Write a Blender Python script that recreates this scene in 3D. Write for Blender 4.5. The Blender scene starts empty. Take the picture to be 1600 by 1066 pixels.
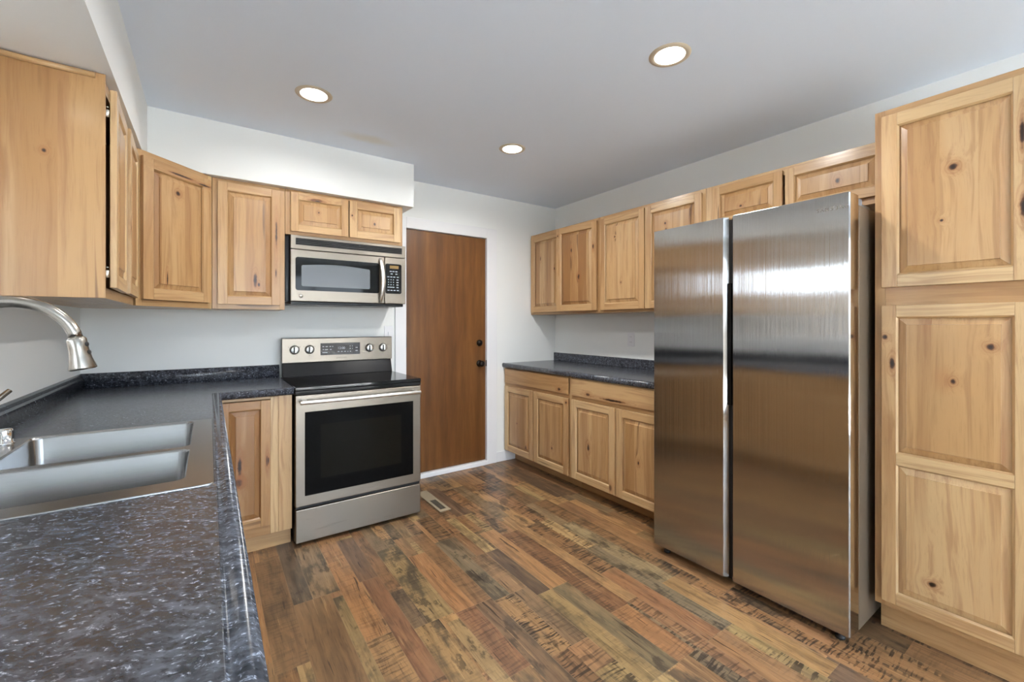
import bpy, math, random
from mathutils import Vector, Matrix
from mathutils.geometry import tessellate_polygon
random.seed(7)
SC = bpy.context.scene
COL = SC.collection
R = math.radians

# ------------------------------------------------------------------ camera, light, exposure
cam = bpy.data.cameras.new('camera'); camo = bpy.data.objects.new('camera', cam); COL.objects.link(camo)
camo.location = (0.5926, -3.3892, 1.2773)
camo.rotation_euler = (R(90), 0, R(-34.8368))
cam.sensor_width = 36.0; cam.lens = 680.0034 / 1600 * 36
cam.shift_x = (800 - 799.5681) / 1600; cam.shift_y = (506.7742 - 533) / 1600
cam.clip_start = 0.02
SC.camera = camo
SC.view_settings.view_transform = 'Standard'; SC.view_settings.look = 'None'
SC.view_settings.gamma = 1.0; SC.view_settings.exposure = 0.60
SC.cycles.use_denoising = True
SC.cycles.max_bounces = 10; SC.cycles.diffuse_bounces = 6; SC.cycles.glossy_bounces = 5
SC.cycles.sample_clamp_indirect = 8.0

W = bpy.data.worlds.new('sky'); SC.world = W; W.use_nodes = True
wn = W.node_tree; wn.nodes.clear()
wo = wn.nodes.new('ShaderNodeOutputWorld'); wb = wn.nodes.new('ShaderNodeBackground')
wr = wn.nodes.new('ShaderNodeValToRGB'); wt = wn.nodes.new('ShaderNodeTexCoord'); wx = wn.nodes.new('ShaderNodeSeparateXYZ')
wm = wn.nodes.new('ShaderNodeMath'); wm.operation = 'MULTIPLY_ADD'; wm.inputs[1].default_value = .5; wm.inputs[2].default_value = .5
wn.links.new(wt.outputs['Generated'], wx.inputs[0]); wn.links.new(wx.outputs[2], wm.inputs[0])
wn.links.new(wm.outputs[0], wr.inputs[0]); wn.links.new(wr.outputs[0], wb.inputs[0]); wn.links.new(wb.outputs[0], wo.inputs[0])
e = wr.color_ramp.elements
e[0].position = 0.49; e[0].color = (.20, .19, .17, 1); e[1].position = 0.54; e[1].color = (.74, .87, 1.0, 1)
wb.inputs[1].default_value = 8.0

def area(name, loc, rot, sx, sy, power, col=(1, 1, 1), spread=180, shape='RECTANGLE', parent=None):
    l = bpy.data.lights.new(name, 'AREA'); l.shape = shape; l.size = sx; l.size_y = sy
    l.energy = power; l.color = col; l.spread = R(spread)
    o = bpy.data.objects.new(name, l); COL.objects.link(o); o.location = loc; o.rotation_euler = rot
    if parent: o.parent = parent
    return o
sl = bpy.data.lights.new('bounce_sun', 'SUN'); sl.energy = 270; sl.color = (.93, .97, 1.0); sl.angle = R(1)  # sun added to light the outside paving, standing in for bounced flash
so_ = bpy.data.objects.new('bounce_sun', sl); COL.objects.link(so_)
so_.rotation_euler = Vector((0, -.34, -.94)).to_track_quat('-Z', 'Y').to_euler()
# daylight enters through the window over the sink and the wide patio window behind the camera (portals only guide sampling)
for nm, lc, rt, a_, b_ in (('sink_window_portal', (-.13, -1.95, 1.54), (R(90), 0, R(-90)), .98, .88), ('patio_window_portal', (1.745, -6.33, 1.16), (R(90), 0, 0), 2.9, 2.1)):
    area(nm, lc, rt, a_, b_, 1).data.cycles.is_portal = True

# ------------------------------------------------------------------ node helpers
def lin(c):
    f = lambda v: v / 12.92 if v <= .04045 else ((v + .055) / 1.055) ** 2.4
    return tuple(f(v / 255) for v in c) + (1,)
def L(r, g, b): return lin((r, g, b))
class NT:
    def __init__(s, name):
        s.m = bpy.data.materials.new(name); s.m.use_nodes = True; s.t = s.m.node_tree; s.t.nodes.clear()
        s.o = s.t.nodes.new('ShaderNodeOutputMaterial')
    def put(s, sock, v):
        if v is None: return
        if hasattr(v, 'is_linked') or isinstance(v, bpy.types.NodeSocket): s.t.links.new(v, sock)
        else:
            if sock.type == 'RGBA' and len(v) == 3: v = (*v, 1)
            sock.default_value = v
    def n(s, kind, ins=None, out=0, **props):
        nd = s.t.nodes.new('ShaderNode' + kind)
        for k, v in props.items(): setattr(nd, k, v)
        for k, v in (ins or {}).items(): s.put(nd.inputs[k], v)
        return nd.outputs[out]
    def math(s, op, a, b=None, c=None, clamp=False):
        d = {0: a}
        if b is not None: d[1] = b
        if c is not None: d[2] = c
        return s.n('Math', d, operation=op, use_clamp=clamp)
    def vmath(s, op, a, b=None, out=0):
        d = {0: a}
        if b is not None: d[1] = b
        return s.n('VectorMath', d, out, operation=op)
    def attr(s, name, out=1): return s.n('Attribute', {}, out, attribute_name=name)   # 0 color 1 vector 2 fac
    def noise(s, vec, scale, detail=3, rough=.5, dist=0, out=0):
        return s.n('TexNoise', {'Vector': vec, 'Scale': scale, 'Detail': detail, 'Roughness': rough, 'Distortion': dist}, out)
    def mix(s, f, a, b, blend='MIX'):
        nd = s.t.nodes.new('ShaderNodeMix'); nd.data_type = 'RGBA'; nd.blend_type = blend
        s.put(nd.inputs[0], f); s.put(nd.inputs[6], a); s.put(nd.inputs[7], b)
        return nd.outputs[2]
    def ramp(s, f, stops, interp='LINEAR'):
        nd = s.t.nodes.new('ShaderNodeValToRGB'); nd.color_ramp.interpolation = interp
        s.put(nd.inputs[0], f); el = nd.color_ramp.elements
        while len(el) < len(stops): el.new(.5)
        for q, (p, c) in zip(el, stops):
            q.position = p; q.color = c if len(c) == 4 else (*c, 1)
        return nd.outputs[0]
    def rng(s, v, a, b, c=0., d=1., smooth=True):
        return s.n('MapRange', {0: v, 1: a, 2: b, 3: c, 4: d}, interpolation_type='SMOOTHSTEP' if smooth else 'LINEAR')
    def bsdf(s, **k):
        nd = s.t.nodes.new('ShaderNodeBsdfPrincipled')
        for a, v in k.items(): s.put(nd.inputs[a.replace('_', ' ')], v)
        s.t.links.new(nd.outputs[0], s.o.inputs[0]); return nd
    def bump(s, h, strength, dist=.01):
        return s.n('Bump', {'Height': h, 'Strength': strength, 'Distance': dist})

def simple(name, col, rough=.5, metal=0., **k):
    t = NT(name); t.bsdf(Base_Color=col, Roughness=rough, Metallic=metal, **k); return t.m

M = {}
def paint(name, col, rough=.65, bump=.04):
    t = NT(name); p = t.n('TexCoord', {}, 3)
    h = t.noise(p, 140, 3); h2 = t.noise(p, 3, 2)
    c = t.mix(t.math('MULTIPLY', h2, .10), col, tuple(x * .90 for x in col[:3]) + (1,))
    t.bsdf(Base_Color=c, Roughness=rough, Normal=t.bump(h, bump, .002)); return t.m
M['wall'] = paint('wall_paint', (.86, .88, .87, 1))
M['ceil'] = paint('ceiling_paint', (.80, .80, .80, 1), .8, .08)
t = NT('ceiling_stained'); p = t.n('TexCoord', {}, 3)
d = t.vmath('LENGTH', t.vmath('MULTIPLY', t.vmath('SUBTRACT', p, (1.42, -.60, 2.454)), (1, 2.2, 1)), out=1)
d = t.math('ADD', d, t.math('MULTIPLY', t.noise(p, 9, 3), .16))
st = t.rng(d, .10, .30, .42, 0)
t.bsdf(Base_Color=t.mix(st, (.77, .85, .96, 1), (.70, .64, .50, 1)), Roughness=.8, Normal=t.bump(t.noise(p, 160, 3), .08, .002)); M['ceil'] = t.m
M['trim'] = paint('trim_white', (.84, .85, .87, 1), .4, .01)

def hickory(name='hickory'):
    t = NT(name)
    wp = t.attr('wp'); k1 = t.attr('k1'); k2 = t.attr('k2'); sv = t.attr('sv', 2)
    cell = t.math('FLOOR', sv)
    rnd = t.n('TexWhiteNoise', {'W': cell}, 0, noise_dimensions='1D')
    rndc = t.n('TexWhiteNoise', {'W': cell}, 1, noise_dimensions='1D')
    p0 = t.vmath('ADD', wp, t.vmath('MULTIPLY', rndc, (7., 7., 7.)))
    # grain flows around knots
    def kd(k): return t.vmath('LENGTH', k, out=1)
    d1, d2 = kd(k1), kd(k2)
    flow = t.math('ADD', t.math('MULTIPLY', t.math('POWER', 2.7, t.math('MULTIPLY', d1, -.55)), .05),
                  t.math('MULTIPLY', t.math('POWER', 2.7, t.math('MULTIPLY', d2, -.55)), .05))
    p = t.vmath('ADD', p0, t.n('CombineXYZ', {0: flow, 1: flow}))
    warp = t.noise(t.vmath('MULTIPLY', p, (3.5, 3.5, 1.1)), 1, 2, out=1)
    pw = t.vmath('ADD', p, t.vmath('MULTIPLY', t.vmath('SUBTRACT', warp, (.5, .5, .5)), (.10, .10, .0)))
    fine = t.noise(t.vmath('MULTIPLY', pw, (260, 260, 7)), 1, 4, .6)
    mid = t.noise(t.vmath('MULTIPLY', pw, (52, 52, 1.6)), 1, 4, .55)
    wide = t.noise(t.vmath('MULTIPLY', pw, (11, 11, .55)), 1, 3, .5)
    tn = t.attr('tn', 2)
    has = t.math('GREATER_THAN', tn, -.5)
    rt = t.math('ADD', t.math('MULTIPLY', t.math('SUBTRACT', 1., has), rnd), t.math('MULTIPLY', has, t.math('ADD', tn, t.math('MULTIPLY', t.math('SUBTRACT', rnd, .5), .55))), clamp=True)
    tone = t.ramp(rt, [(0, L(204, 174, 130)), (.35, L(189, 153, 108)), (.7, L(174, 136, 91)), (.9, L(160, 120, 76)), (1, L(146, 106, 65))])
    heart = t.rng(wide, .54, .72)
    c = t.mix(t.math('MULTIPLY', heart, .55), tone, L(146, 102, 64))
    c = t.mix(t.math('MULTIPLY', t.rng(wide, .46, .30), .35), c, L(204, 174, 132))
    c = t.mix(t.math('MULTIPLY', t.rng(mid, .48, .66), .42), c, L(138, 94, 58))
    c = t.mix(t.math('MULTIPLY', t.rng(fine, .5, .75), .22), c, L(120, 80, 48))
    # mineral streaks
    ms = t.noise(t.vmath('MULTIPLY', pw, (24, 24, .9)), 1, 2, .4)
    c = t.mix(t.math('MULTIPLY', t.rng(ms, .70, .76), .7), c, L(92, 62, 42))
    # small pin knots scattered
    vo = t.n('TexVoronoi', {'Vector': t.vmath('MULTIPLY', p0, (6, 6, 3.2)), 'Scale': 1.0, 'Randomness': 1.0}, 0)
    vc = t.n('TexVoronoi', {'Vector': t.vmath('MULTIPLY', p0, (6, 6, 3.2)), 'Scale': 1.0, 'Randomness': 1.0}, 1)
    keep = t.math('GREATER_THAN', t.n('SeparateColor', {0: vc}, 0), .84)
    pin = t.math('MULTIPLY', t.rng(vo, .10, .03), keep)
    hal = t.math('MULTIPLY', t.rng(vo, .26, .07), keep)
    c = t.mix(t.math('MULTIPLY', hal, .4), c, L(158, 104, 64))
    c = t.mix(t.math('MULTIPLY', pin, .8), c, L(66, 42, 28))
    wob = t.math('MULTIPLY', t.math('SUBTRACT', t.noise(p0, 40, 3), .5), 1.1)
    for dd in (d1, d2):
        q = t.math('ADD', dd, wob)
        ringm = t.math('MULTIPLY', t.rng(q, 3.6, 1.0), t.rng(t.math('SINE', t.math('MULTIPLY', q, 7)), -.4, .9, .35, .75))
        c = t.mix(t.math('MULTIPLY', ringm, .75), c, L(146, 92, 54))
        c = t.mix(t.rng(q, 1.15, .7), c, L(84, 52, 32))
        c = t.mix(t.rng(q, .75, .3), c, L(40, 26, 18))
    t.bsdf(Base_Color=c, Roughness=t.rng(fine, 0, 1, .30, .42), Coat_Weight=.25, Coat_Roughness=.18,
           Normal=t.bump(fine, .10, .002))
    return t.m
M['wood'] = hickory()

def stainless(name, col=(.62, .60, .57, 1), rough=.30, aniso=.75, rot=.25, wave=.0, horiz=False, grain=.02, brush=0.):
    t = NT(name); uv = t.n('UVMap', {}, 0, uv_map='UVMap')
    s = (3, 900, 1) if horiz else (900, 3, 1)
    g = t.noise(t.vmath('MULTIPLY', uv, s), 1, 2, .6)
    tg = t.n('Tangent', {}, 0, direction_type='UV_MAP', uv_map='UVMap')
    nrm = t.bump(g, grain, .001)
    if wave:
        w = t.noise(t.vmath('MULTIPLY', uv, (2.2, 3.0, 1)), 1, 1, .3)
        nrm = t.n('Bump', {'Height': w, 'Strength': wave, 'Distance': .05, 'Normal': nrm})
    if brush:
        ux = t.n('SeparateXYZ', {0: uv}, 0)
        w1 = t.n('TexWhiteNoise', {'W': t.math('FLOOR', t.math('MULTIPLY', ux, 9100))}, 0, noise_dimensions='1D')
        w2 = t.n('TexWhiteNoise', {'W': t.math('FLOOR', t.math('MULTIPLY', ux, 14300))}, 0, noise_dimensions='1D')
        k = t.math('MULTIPLY', t.math('SUBTRACT', t.math('ADD', w1, w2), 1.), brush)
        nrm = t.vmath('NORMALIZE', t.vmath('ADD', nrm, t.vmath('MULTIPLY', tg, t.n('CombineXYZ', {0: k, 1: k, 2: k}))))
    t.bsdf(Base_Color=col, Metallic=1.0, Roughness=t.rng(g, .2, .8, rough - .03, rough + .03), Anisotropic=aniso, Anisotropic_Rotation=rot, Tangent=tg, Normal=nrm)
    return t.m
M['steel_v'] = stainless('stainless_vertical_grain', (.47, .46, .45, 1), .10, 1.0, 0.0, wave=.03, brush=.28)
M['steel_h'] = stainless('stainless_horizontal_grain', (.235, .205, .17, 1), .30, .7, 0.25, horiz=True)
M['steel_s'] = stainless('stainless_sink', (.34, .345, .35, 1), .24, .4, 0.25, horiz=True)
M['steel_side'] = simple('stainless_side', (.50, .47, .44, 1), .32, 1.0)
M['grey_side'] = simple('brown_grey_steel', L(124, 110, 94), .34, .35)
M['nickel'] = simple('brushed_nickel', (.36, .335, .30, 1), .24, 1.0)
M['chrome'] = simple('chrome', (.86, .87, .88, 1), .06, 1.0)
M['bright'] = simple('bright_steel', (.88, .88, .86, 1), .36, 1.0)
M['polished'] = simple('polished_steel', (.66, .63, .60, 1), .10, 1.0)
M['oven_glass'] = simple('oven_door_glass', (.004, .004, .004, 1), .06, Specular_IOR_Level=.05)
M['blk_gloss'] = simple('black_glass', (.006, .006, .006, 1), .06, 0., Specular_IOR_Level=.18)
M['blk'] = simple('black_enamel', (.010, .010, .011, 1), .25, Specular_IOR_Level=.2)
M['blk_matte'] = simple('black_plastic', (.012, .012, .013, 1), .5)
M['bronze'] = simple('oil_rubbed_bronze', (.022, .016, .012, 1), .28, .8)
M['plate'] = simple('white_plastic', (.80, .81, .84, 1), .35)
M['vent'] = simple('beige_metal', L(160, 146, 122), .5)
M['vent_dark'] = simple('vent_core', L(84, 77, 66), .6)
M['gold_ring'] = simple('lamp_trim_ring', L(196, 182, 160), .4)
M['blue_glass'] = simple('display_glass', L(30, 36, 44), .12)
M['mw_window'] = simple('microwave_window_mesh', L(96, 100, 104), .22)
M['oven_win'] = simple('oven_inner_window', (.009, .008, .006, 1), .08, Specular_IOR_Level=.06)
M['ink'] = simple('grey_lettering', L(110, 104, 98), .5)
M['ink_dark'] = simple('dark_lettering', L(92, 80, 72), .5)
M['ink_w'] = simple('pale_lettering', L(176, 182, 190), .5)
M['lcd'] = simple('amber_display', L(128, 102, 52), .3)
M['blind'] = simple('blind_slat_white', (.75, .75, .73, 1), .5)
M['fence'] = simple('weathered_fence', L(158, 146, 132), .8)
M['bounce_ground'] = simple('pale_bounce_ground', (.55, .54, .52, 1), .9)  # pale so the added ground outside throws light up indoors
M['grey_cap'] = simple('grey_hinge_cover', L(132, 138, 146), .4)
t = NT('lamp_lens'); em = t.n('Emission', {0: (1.0, .93, .82, 1), 1: 6.0}); t.t.links.new(em, t.o.inputs[0]); M['lens'] = t.m
t = NT('window_glass'); tr = t.n('BsdfTransparent', {}); gl = t.n('BsdfGlossy', {'Roughness': .02})
mx = t.n('MixShader', {0: .06, 1: tr, 2: gl}); t.t.links.new(mx, t.o.inputs[0]); M['glass'] = t.m

# brown slab door
t = NT('stained_door_veneer'); p = t.n('TexCoord', {}, 3)
warp = t.noise(t.vmath('MULTIPLY', p, (4, 4, 1.1)), 1, 2, out=1)
pw = t.vmath('ADD', p, t.vmath('MULTIPLY', t.vmath('SUBTRACT', warp, (.5, .5, .5)), (.07, .07, 0)))
wide = t.noise(t.vmath('MULTIPLY', pw, (13, 13, 1.1)), 1, 4, .6); fine = t.noise(t.vmath('MULTIPLY', pw, (150, 150, 5)), 1, 3, .6)
patch = t.noise(t.vmath('MULTIPLY', p, (5, 5, 3)), 1, 3)
c = t.ramp(wide, [(.25, L(76, 46, 18)), (.45, L(98, 61, 26)), (.6, L(112, 73, 33)), (.78, L(136, 94, 50))])
c = t.mix(t.math('MULTIPLY', t.rng(patch, .5, .72), .4), c, L(108, 66, 32))
c = t.mix(t.math('MULTIPLY', t.rng(fine, .5, .8), .3), c, L(76, 44, 20))
t.bsdf(Base_Color=c, Roughness=.36, Normal=t.bump(fine, .05, .001)); M['door'] = t.m

# laminate countertop
t = NT('dark_granite_laminate'); p = t.n('TexCoord', {}, 3)
rot = t.n('VectorRotate', {'Vector': p, 'Angle': R(28)}, rotation_type='Z_AXIS')
warp = t.noise(rot, 22, 3, out=1)
pw = t.vmath('ADD', rot, t.vmath('MULTIPLY', t.vmath('SUBTRACT', warp, (.5, .5, .5)), (.03, .03, .03)))
st = t.vmath('MULTIPLY', pw, (92, 162, 140))
n1 = t.noise(st, 1, 4, .62); n2 = t.noise(t.vmath('MULTIPLY', pw, (26, 60, 60)), 1, 3, .55); n3 = t.noise(t.vmath('MULTIPLY', pw, (120, 300, 220)), 1, 2, .5)
c = t.ramp(n2, [(.3, L(38, 41, 48)), (.5, L(62, 65, 72)), (.7, L(90, 94, 104))])
c = t.mix(t.math('MULTIPLY', t.rng(n1, .53, .66), .65), c, L(104, 110, 124))
c = t.mix(t.math('MULTIPLY', t.math('MULTIPLY', t.rng(n1, .57, .70), t.rng(n3, .44, .60)), .9), c, L(186, 194, 212))
c = t.mix(t.math('MULTIPLY', t.rng(n1, .46, .34), .6), c, L(22, 22, 26))
t.bsdf(Base_Color=c, Roughness=t.rng(n3, .3, .7, .17, .26), Normal=t.bump(n1, .08, .001), Specular_IOR_Level=.55); M['lam'] = t.m

# multi-strip laminate floor (piece colours live on the mesh as plank prints)
t = NT('reclaimed_plank_floor'); wp = t.attr('wp'); base = t.attr('fcol', 0); fx = t.attr('fx', 0)
sp = t.n('SeparateColor', {0: fx}, 0); saw_a = sp; grey_a = t.n('SeparateColor', {0: fx}, 1); edge = t.attr('fe')
warp = t.noise(t.vmath('MULTIPLY', wp, (5, 1.5, 1)), 1, 3, out=1)
pw = t.vmath('ADD', wp, t.vmath('MULTIPLY', t.vmath('SUBTRACT', warp, (.5, .5, .5)), (.07, .07, 0)))
fine = t.noise(t.vmath('MULTIPLY', pw, (210, 9, 1)), 1, 4, .6); mid = t.noise(t.vmath('MULTIPLY', pw, (46, 2.4, 1)), 1, 4, .6)
blot = t.noise(t.vmath('MULTIPLY', wp, (12, 4.5, 1)), 1, 4, .6)
blot2 = t.noise(t.vmath('MULTIPLY', wp, (16, 7, 1)), 1, 5, .65)
c = t.mix(t.math('MULTIPLY', t.rng(mid, .47, .66), .6), base, t.mix(.62, base, L(50, 34, 22)))
c = t.mix(t.math('MULTIPLY', t.rng(mid, .45, .30), .45), c, t.mix(.4, base, L(176, 138, 94)))
c = t.mix(t.math('MULTIPLY', t.rng(fine, .52, .74), .55), c, L(50, 35, 24))
c = t.mix(t.math('MULTIPLY', t.math('MULTIPLY', t.rng(blot, .48, .64), grey_a), .8), c, L(72, 64, 52))
c = t.mix(t.math('MULTIPLY', t.math('MULTIPLY', t.rng(blot2, .56, .63), grey_a), .6), c, L(42, 36, 30))
crk = t.noise(t.vmath('MULTIPLY', pw, (62, 3.2, 1)), 1, 2, .5)
c = t.mix(t.math('MULTIPLY', t.rng(crk, .685, .72), .75), c, L(34, 28, 22))
c = t.mix(t.math('MULTIPLY', t.rng(crk, .33, .29), .35), c, L(184, 152, 108))
saw = t.noise(t.vmath('MULTIPLY', t.vmath('ADD', wp, t.vmath('MULTIPLY', warp, (.0, .05, 0))), (9, 95, 1)), 1, 2, .5)
c = t.mix(t.math('MULTIPLY', t.math('MULTIPLY', t.math('MULTIPLY', t.rng(saw, .50, .57), saw_a), t.rng(blot, .38, .52)), .9), c, L(46, 38, 32))
ex = t.n('SeparateXYZ', {0: edge}, 0); ey = t.n('SeparateXYZ', {0: edge}, 1)
seam = t.math('MAXIMUM', t.rng(ex, .0016, .0004), t.rng(ey, .0018, .0004))
c = t.mix(t.math('MULTIPLY', seam, .4), c, L(150, 128, 100))
big = t.noise(t.vmath('MULTIPLY', wp, (9, 2.2, 1)), 1, 3, .6)
c = t.mix(t.math('MULTIPLY', t.rng(big, .52, .72), .55), c, t.mix(.5, c, L(50, 40, 33)))
c = t.mix(t.math('MULTIPLY', t.rng(big, .48, .30), .45), c, t.mix(.45, c, L(164, 132, 94)))
t.bsdf(Base_Color=c, Roughness=t.rng(fine, .2, .8, .30, .40), Normal=t.bump(fine, .10, .001)); M['floor'] = t.m

# ------------------------------------------------------------------ mesh builder
FAR = (99., 99., 0.)
class MB:
    def __init__(s):
        s.v = []; s.f = []; s.wp = []; s.k1 = []; s.k2 = []; s.sv = []; s.tn = []; s.smooth = []; s.tone = -1.
    def add(s, verts, faces, grain='z', knots=(), stave=None, smooth=False, off=None, tone=None):
        b = len(s.v); o = off or (random.uniform(0, 40), random.uniform(0, 40), random.uniform(0, 40))
        so = random.uniform(0, 900)
        if stave: so = math.floor(so) + random.uniform(.05, .6)
        for q in verts:
            x, y, z = q
            al, ac, de = {'z': (z, x, y), 'x': (x, z, y), 'y': (y, x, z)}[grain]
            s.v.append((x, y, z)); s.wp.append((ac + o[0], de + o[1], al + o[2]))
            s.sv.append(so + (ac / stave if stave else 0))
            s.tn.append(s.tone if tone is None else tone)
            ks = []
            for kk in range(2):
                if kk < len(knots):
                    kx, kz, sx, sz = knots[kk]
                    ks.append(((x - kx) / sx, (z - kz) / sz, 0.))
                else: ks.append(FAR)
            s.k1.append(ks[0]); s.k2.append(ks[1])
        for f in faces:
            s.f.append(tuple(i + b for i in f)); s.smooth.append(smooth)
        return s
    def box(s, x0, x1, y0, y1, z0, z1, grain='z', **k):
        vs = [(x, y, z) for z in (z0, z1) for y in (y0, y1) for x in (x0, x1)]
        return s.add(vs, [(0, 2, 3, 1), (4, 5, 7, 6), (0, 1, 5, 4), (2, 6, 7, 3), (0, 4, 6, 2), (1, 3, 7, 5)], grain, **k)
    def loft(s, loops, cap0=True, cap1=True, closed=True, smooth=True, **k):
        n = len(loops[0]); vs = [p for l in loops for p in l]; fs = []
        for a in range(len(loops) - 1):
            for i in range(n if closed else n - 1):
                j = (i + 1) % n
                fs.append((a * n + i, a * n + j, (a + 1) * n + j, (a + 1) * n + i))
        if cap0: fs.append(tuple(reversed(range(n))))
        if cap1: fs.append(tuple(range((len(loops) - 1) * n, len(loops) * n)))
        return s.add(vs, fs, smooth=smooth, **k)
    def lathe(s, prof, c=(0, 0, 0), axis=(0, 0, 1), seg=28, cap0=True, cap1=True, **k):
        q = Vector((0, 0, 1)).rotation_difference(Vector(axis)); c = Vector(c); loops = []
        for r, h in prof:
            loops.append([tuple(c + q @ Vector((r * math.cos(2 * math.pi * i / seg), r * math.sin(2 * math.pi * i / seg), h))) for i in range(seg)])
        return s.loft(loops, cap0, cap1, **k)
    def tube(s, pts, rad, seg=14, cap=True, flat=(1, 1), **k):
        pts = [Vector(p) for p in pts]; loops = []; up = None
        for i, p in enumerate(pts):
            d = (pts[min(i + 1, len(pts) - 1)] - pts[max(i - 1, 0)]).normalized()
            if up is None:
                up = Vector((0, 0, 1)) if abs(d.z) < .9 else Vector((1, 0, 0))
                up = (up - d * up.dot(d)).normalized()
            else: up = (up - d * up.dot(d)).normalized()
            b = d.cross(up); r = rad[i] if isinstance(rad, (list, tuple)) else rad
            loops.append([tuple(p + up * (r * flat[0] * math.cos(2 * math.pi * j / seg)) + b * (r * flat[1] * math.sin(2 * math.pi * j / seg))) for j in range(seg)])
        return s.loft(loops, cap, cap, **k)
    def build(s, name, mat, parent=None, bevel=0., loc=None, rotz=0., seg=2):
        me = bpy.data.meshes.new(name); me.from_pydata(s.v, [], s.f)
        for nm, dat, ty in (('wp', s.wp, 'FLOAT_VECTOR'), ('k1', s.k1, 'FLOAT_VECTOR'), ('k2', s.k2, 'FLOAT_VECTOR')):
            a = me.attributes.new(nm, ty, 'POINT'); a.data.foreach_set('vector', [c for p in dat for c in p])
        a = me.attributes.new('sv', 'FLOAT', 'POINT'); a.data.foreach_set('value', s.sv)
        a = me.attributes.new('tn', 'FLOAT', 'POINT'); a.data.foreach_set('value', s.tn)
        uv = me.uv_layers.new(name='UVMap')
        for pl in me.polygons:
            pl.use_smooth = s.smooth[pl.index]; n = pl.normal
            for li in pl.loop_indices:
                x, y, z = me.vertices[me.loops[li].vertex_index].co
                uv.data[li].uv = (x, y) if abs(n.z) > .7 else ((y, z) if abs(n.x) > abs(n.y) else (x, z))
        me.materials.append(mat if not isinstance(mat, str) else M[mat])
        o = bpy.data.objects.new(name, me); COL.objects.link(o)
        if parent: o.parent = parent
        if loc: o.location = loc
        o.rotation_euler = (0, 0, rotz)
        if bevel:
            b = o.modifiers.new('bevel', 'BEVEL'); b.width = bevel; b.segments = seg; b.limit_method = 'ANGLE'; b.angle_limit = R(40)
            b.harden_normals = False
        return o
def tag(o, label, cat, group=None):
    o['label'] = label; o['category'] = cat
    if group: o['group'] = group
    return o
def thing(name, label, cat, loc=(0, 0, 0), rotz=0., group=None):
    o = bpy.data.objects.new(name, None); COL.objects.link(o); o.location = loc; o.rotation_euler = (0, 0, rotz)
    o.empty_display_size = .1
    return tag(o, label, cat, group)
def struct(o):
    o['kind'] = 'structure'; return o
def text(name, body, size, mat, parent, loc, rot, extrude=.0003, space=1.0):
    cu = bpy.data.curves.new(name, 'FONT'); cu.body = body; cu.size = size; cu.align_x = 'CENTER'; cu.align_y = 'CENTER'
    cu.extrude = extrude; cu.space_character = space
    tmp = bpy.data.objects.new(name, cu); COL.objects.link(tmp)
    bpy.context.view_layer.update()
    me = bpy.data.meshes.new_from_object(tmp.evaluated_get(bpy.context.evaluated_depsgraph_get()))
    bpy.data.objects.remove(tmp); me.name = name
    me.materials.clear(); me.materials.append(M[mat])
    o = bpy.data.objects.new(name, me); COL.objects.link(o); o.parent = parent; o.location = loc; o.rotation_euler = rot
    return o

# ------------------------------------------------------------------ the room
XR, H, YF = 3.4903, 2.454, -6.2
SOF = 2.1406
def slab(name, boxes, mat, bevel=0.):
    m = MB()
    for b in boxes: m.box(*b)
    return struct(m.build(name, mat, bevel=bevel))
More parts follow.
